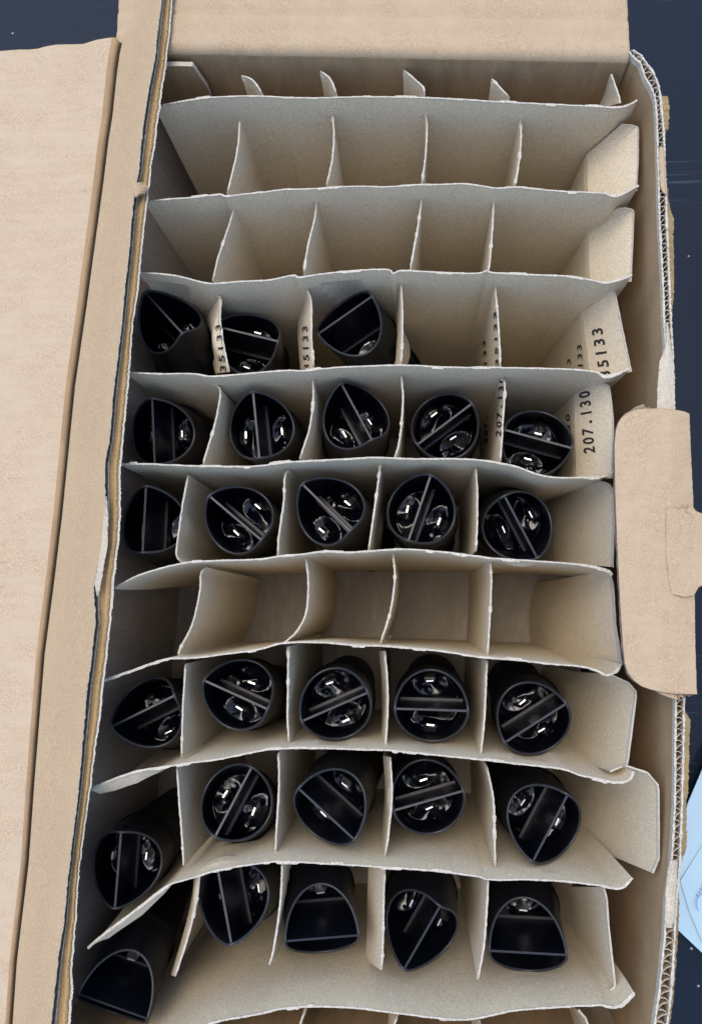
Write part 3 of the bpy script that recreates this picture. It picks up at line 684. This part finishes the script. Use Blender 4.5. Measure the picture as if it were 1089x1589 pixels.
def make_terminal():
    w_, t = .0031, .00036; out = [(-w_, -.038), (-w_, -.0288), (-w_+.0011, -.0272), (w_-.0011, -.0272), (w_, -.0288), (w_, -.038)]
    hole = [(.0009*math.cos(a_), -.0312+.0009*math.sin(a_)) for a_ in [2*math.pi*i/8 for i in range(8)]]
    V = [(x, -t, z) for x, z in out] + [(x, t, z) for x, z in out]; m_ = len(out)
    Fc = [tuple(range(m_)), tuple(range(2*m_-1, m_-1, -1))] + [(i, i+m_, (i+1) % m_+m_, (i+1) % m_) for i in range(m_)]
    me = bpy.data.meshes.new('terminal'); me.from_pydata(V, [], Fc); me.materials.append(M['steel']); me.update(); return me
def make_can():
    V = []; Fc = []; n_ = 64; rr = [(R-.0002, -.0476), (R-.0002, -.049), (R-.0008, -.05), (R-.0008, -.1), (R-.0008, -1.0), (R-.002, -1.01), (0.0001, -1.01)]
    for r, z in rr:
        for i in range(n_): p = 2*math.pi*i/n_; V.append((r*math.cos(p), r*math.sin(p), z))
    for k in range(len(rr)-1):
        for i in range(n_): j = (i+1) % n_; Fc.append((k*n_+i, (k+1)*n_+i, (k+1)*n_+j, k*n_+j))
    return V, Fc, n_
boot_me = make_boot(); resins = [make_resin(s) for s in (1, 2, 3, 4)]; term_me = make_terminal(); CV, CF, CN = make_can()
M['can'] = plastic('black capacitor case', (.004, .005, .007), .5, .3, .16)
LAB = [
 'black capacitor cap leaning against the left wall in the topmost filled row of three',
 'low tilted black capacitor cap between its two neighbours in the topmost filled row',
 'black capacitor cap beside the empty cells, rightmost of the topmost filled row of three',
 'black capacitor cap with upright rib at the left wall, second filled row from top',
 'pointed black capacitor cap, second from left in the second filled row from the top',
 'black capacitor cap with diagonal rib, third from left in the second filled row from top',
 'black capacitor cap left of the panel printed 207.130, fourth in the second filled row',
 'black capacitor cap beside the bent tab printed 207.130, end of the second filled row',
 'black capacitor cap half hidden at the left wall, row just above the empty row',
 'black capacitor cap second from left in the row just above the empty row',
 'black capacitor cap third from left in the row just above the empty row',
 'black capacitor cap with steep rib, fourth from left just above the empty row',
 'black capacitor cap beside the blank end panel, rightmost just above the empty row',
 'shadowed black capacitor cap at the left wall, row just below the empty row',
 'black capacitor cap second from left in the row just below the empty row',
 'black capacitor cap third from left in the row just below the empty row',
 'upright black capacitor cap with level rib, fourth from left just below the empty row',
 'black capacitor cap rightmost in the row just below the empty row',
 'leaning black capacitor showing its long body at the left wall, second row from bottom',
 'black capacitor cap second from left in the second row from the bottom',
 'black capacitor cap third from left in the second row from the bottom',
 'black capacitor cap with nearly level rib, fourth in the second row from the bottom',
 'pointed black capacitor cap rightmost in the second row from the bottom',
 'pointed black capacitor cap right of the fallen one, second in the bottom row',
 'arch shaped black capacitor cap third from left in the bottom row',
 'teardrop shaped black capacitor cap fourth from left in the bottom row',
 'arch shaped black capacitor cap rightmost in the bottom row',
 'strongly tilted black capacitor fallen into the bottom left corner of the box']
for i, (x, y, z, th, tx, ty) in enumerate(POSE):
    ax = Vector((tx, ty, 1)).normalized(); X = Vector((math.cos(th), math.sin(th), 0)); X = (X-ax*X.dot(ax)).normalized(); Y = ax.cross(X)
    base_len = (z - Z0)/ax.z - R*math.hypot(ax.x, ax.y)/ax.z*1.0     # length down the axis until the foot rests on the box floor
    e = thing('capacitor', LAB[i], 'capacitor', (x, y, z), 'black capacitors standing in the divider cells')
    e.rotation_euler = Matrix((X, Y, ax)).transposed().to_euler()
    b = link('boot', boot_me, e); link('septum', septum_me, b)
    rs = link('resin_fill', resins[i % 4], e)
    for s in (-1, 1):
        t = link('terminal', term_me, e); t.location = (random.uniform(-.0008, .0008), s*.0092, random.uniform(-.001, .001)); t.rotation_euler = (random.uniform(-.1, .1), 0, random.uniform(-.12, .12) + (math.pi if s > 0 else 0))
    Lc = base_len if i != 2 else .068
    V = [(vx, vy, vz if vz > -.9 else (-Lc + (.001 if vz > -1.005 else 0))) for vx, vy, vz in CV]
    cn = mesh('case', V, CF, [M['can']], e, sm=True)

# ------------------------------------------------------------------ plastic bag on the table by the lower right of the box
ZB = .010
def poly_sheet(name, pts, z, t, mats, parent=None, dz=0.0):
    P = [at(u, v, z) for u, v in pts]; c = sum(P, Vector())/len(P)
    V = []; Fc = []; n_ = len(P); rings = 5
    for top in (0, 1):
        for k in range(rings+1):
            for p in P:
                q = c.lerp(p, 1-k/rings*.999); q = q + Vector((0, 0, dz*math.sin(math.pi/2*k/rings) + .0005*nz(q.x*60, q.y*60)))
                V.append(q - Vector((0, 0, t*top)))
    m_ = (rings+1)*n_
    for top in (0, 1):
        for k in range(rings):
            for i in range(n_):
                j = (i+1) % n_; f = (top*m_+k*n_+i, top*m_+k*n_+j, top*m_+(k+1)*n_+j, top*m_+(k+1)*n_+i)
                Fc.append(f if top else f[::-1])
        Fc.append(tuple(top*m_+rings*n_+i for i in range(n_)))
    for i in range(n_): j = (i+1) % n_; Fc.append((i, m_+i, m_+j, j))
    return mesh(name, V, Fc, mats, parent)
bag = thing('plastic_bag', 'pale blue folded plastic bag with small print on the table beside the box', 'bag')
poly_sheet('bag_film', [(1145, 1075), (1092, 1186), (1067, 1245), (1050, 1300), (1040, 1380), (1048, 1440), (1089, 1479), (1145, 1525), (1190, 1400), (1185, 1200)], ZB, .0006, [M['bag']], bag, .002)
layer = poly_sheet('folded_layer', [(1055, 1367), (1089, 1311), (1130, 1245), (1180, 1240), (1180, 1400), (1140, 1500), (1089, 1462), (1068, 1412)], ZB+.0022, .0008, [M['bag']], bag, .0015)
ZT = ZB + .0058
print_on('tion', [(1082, 1394), (1093, 1374), (1076, 1389), (1087, 1369)], layer, M['bagink'], .0003, 'printed_word', bag)
V = []; Fc = []
for i in range(13):
    a_ = math.radians(180-35+i*9)
    for r in (20, 18.6): V.append(at(1100+r*math.cos(a_)*1.05, 1402+r*math.sin(a_)*-1.0*-1, ZT+.0002))
for i in range(12): Fc.append((2*i, 2*i+1, 2*i+3, 2*i+2))
mesh('printed_circle', V, Fc, [M['bagink']], bag)
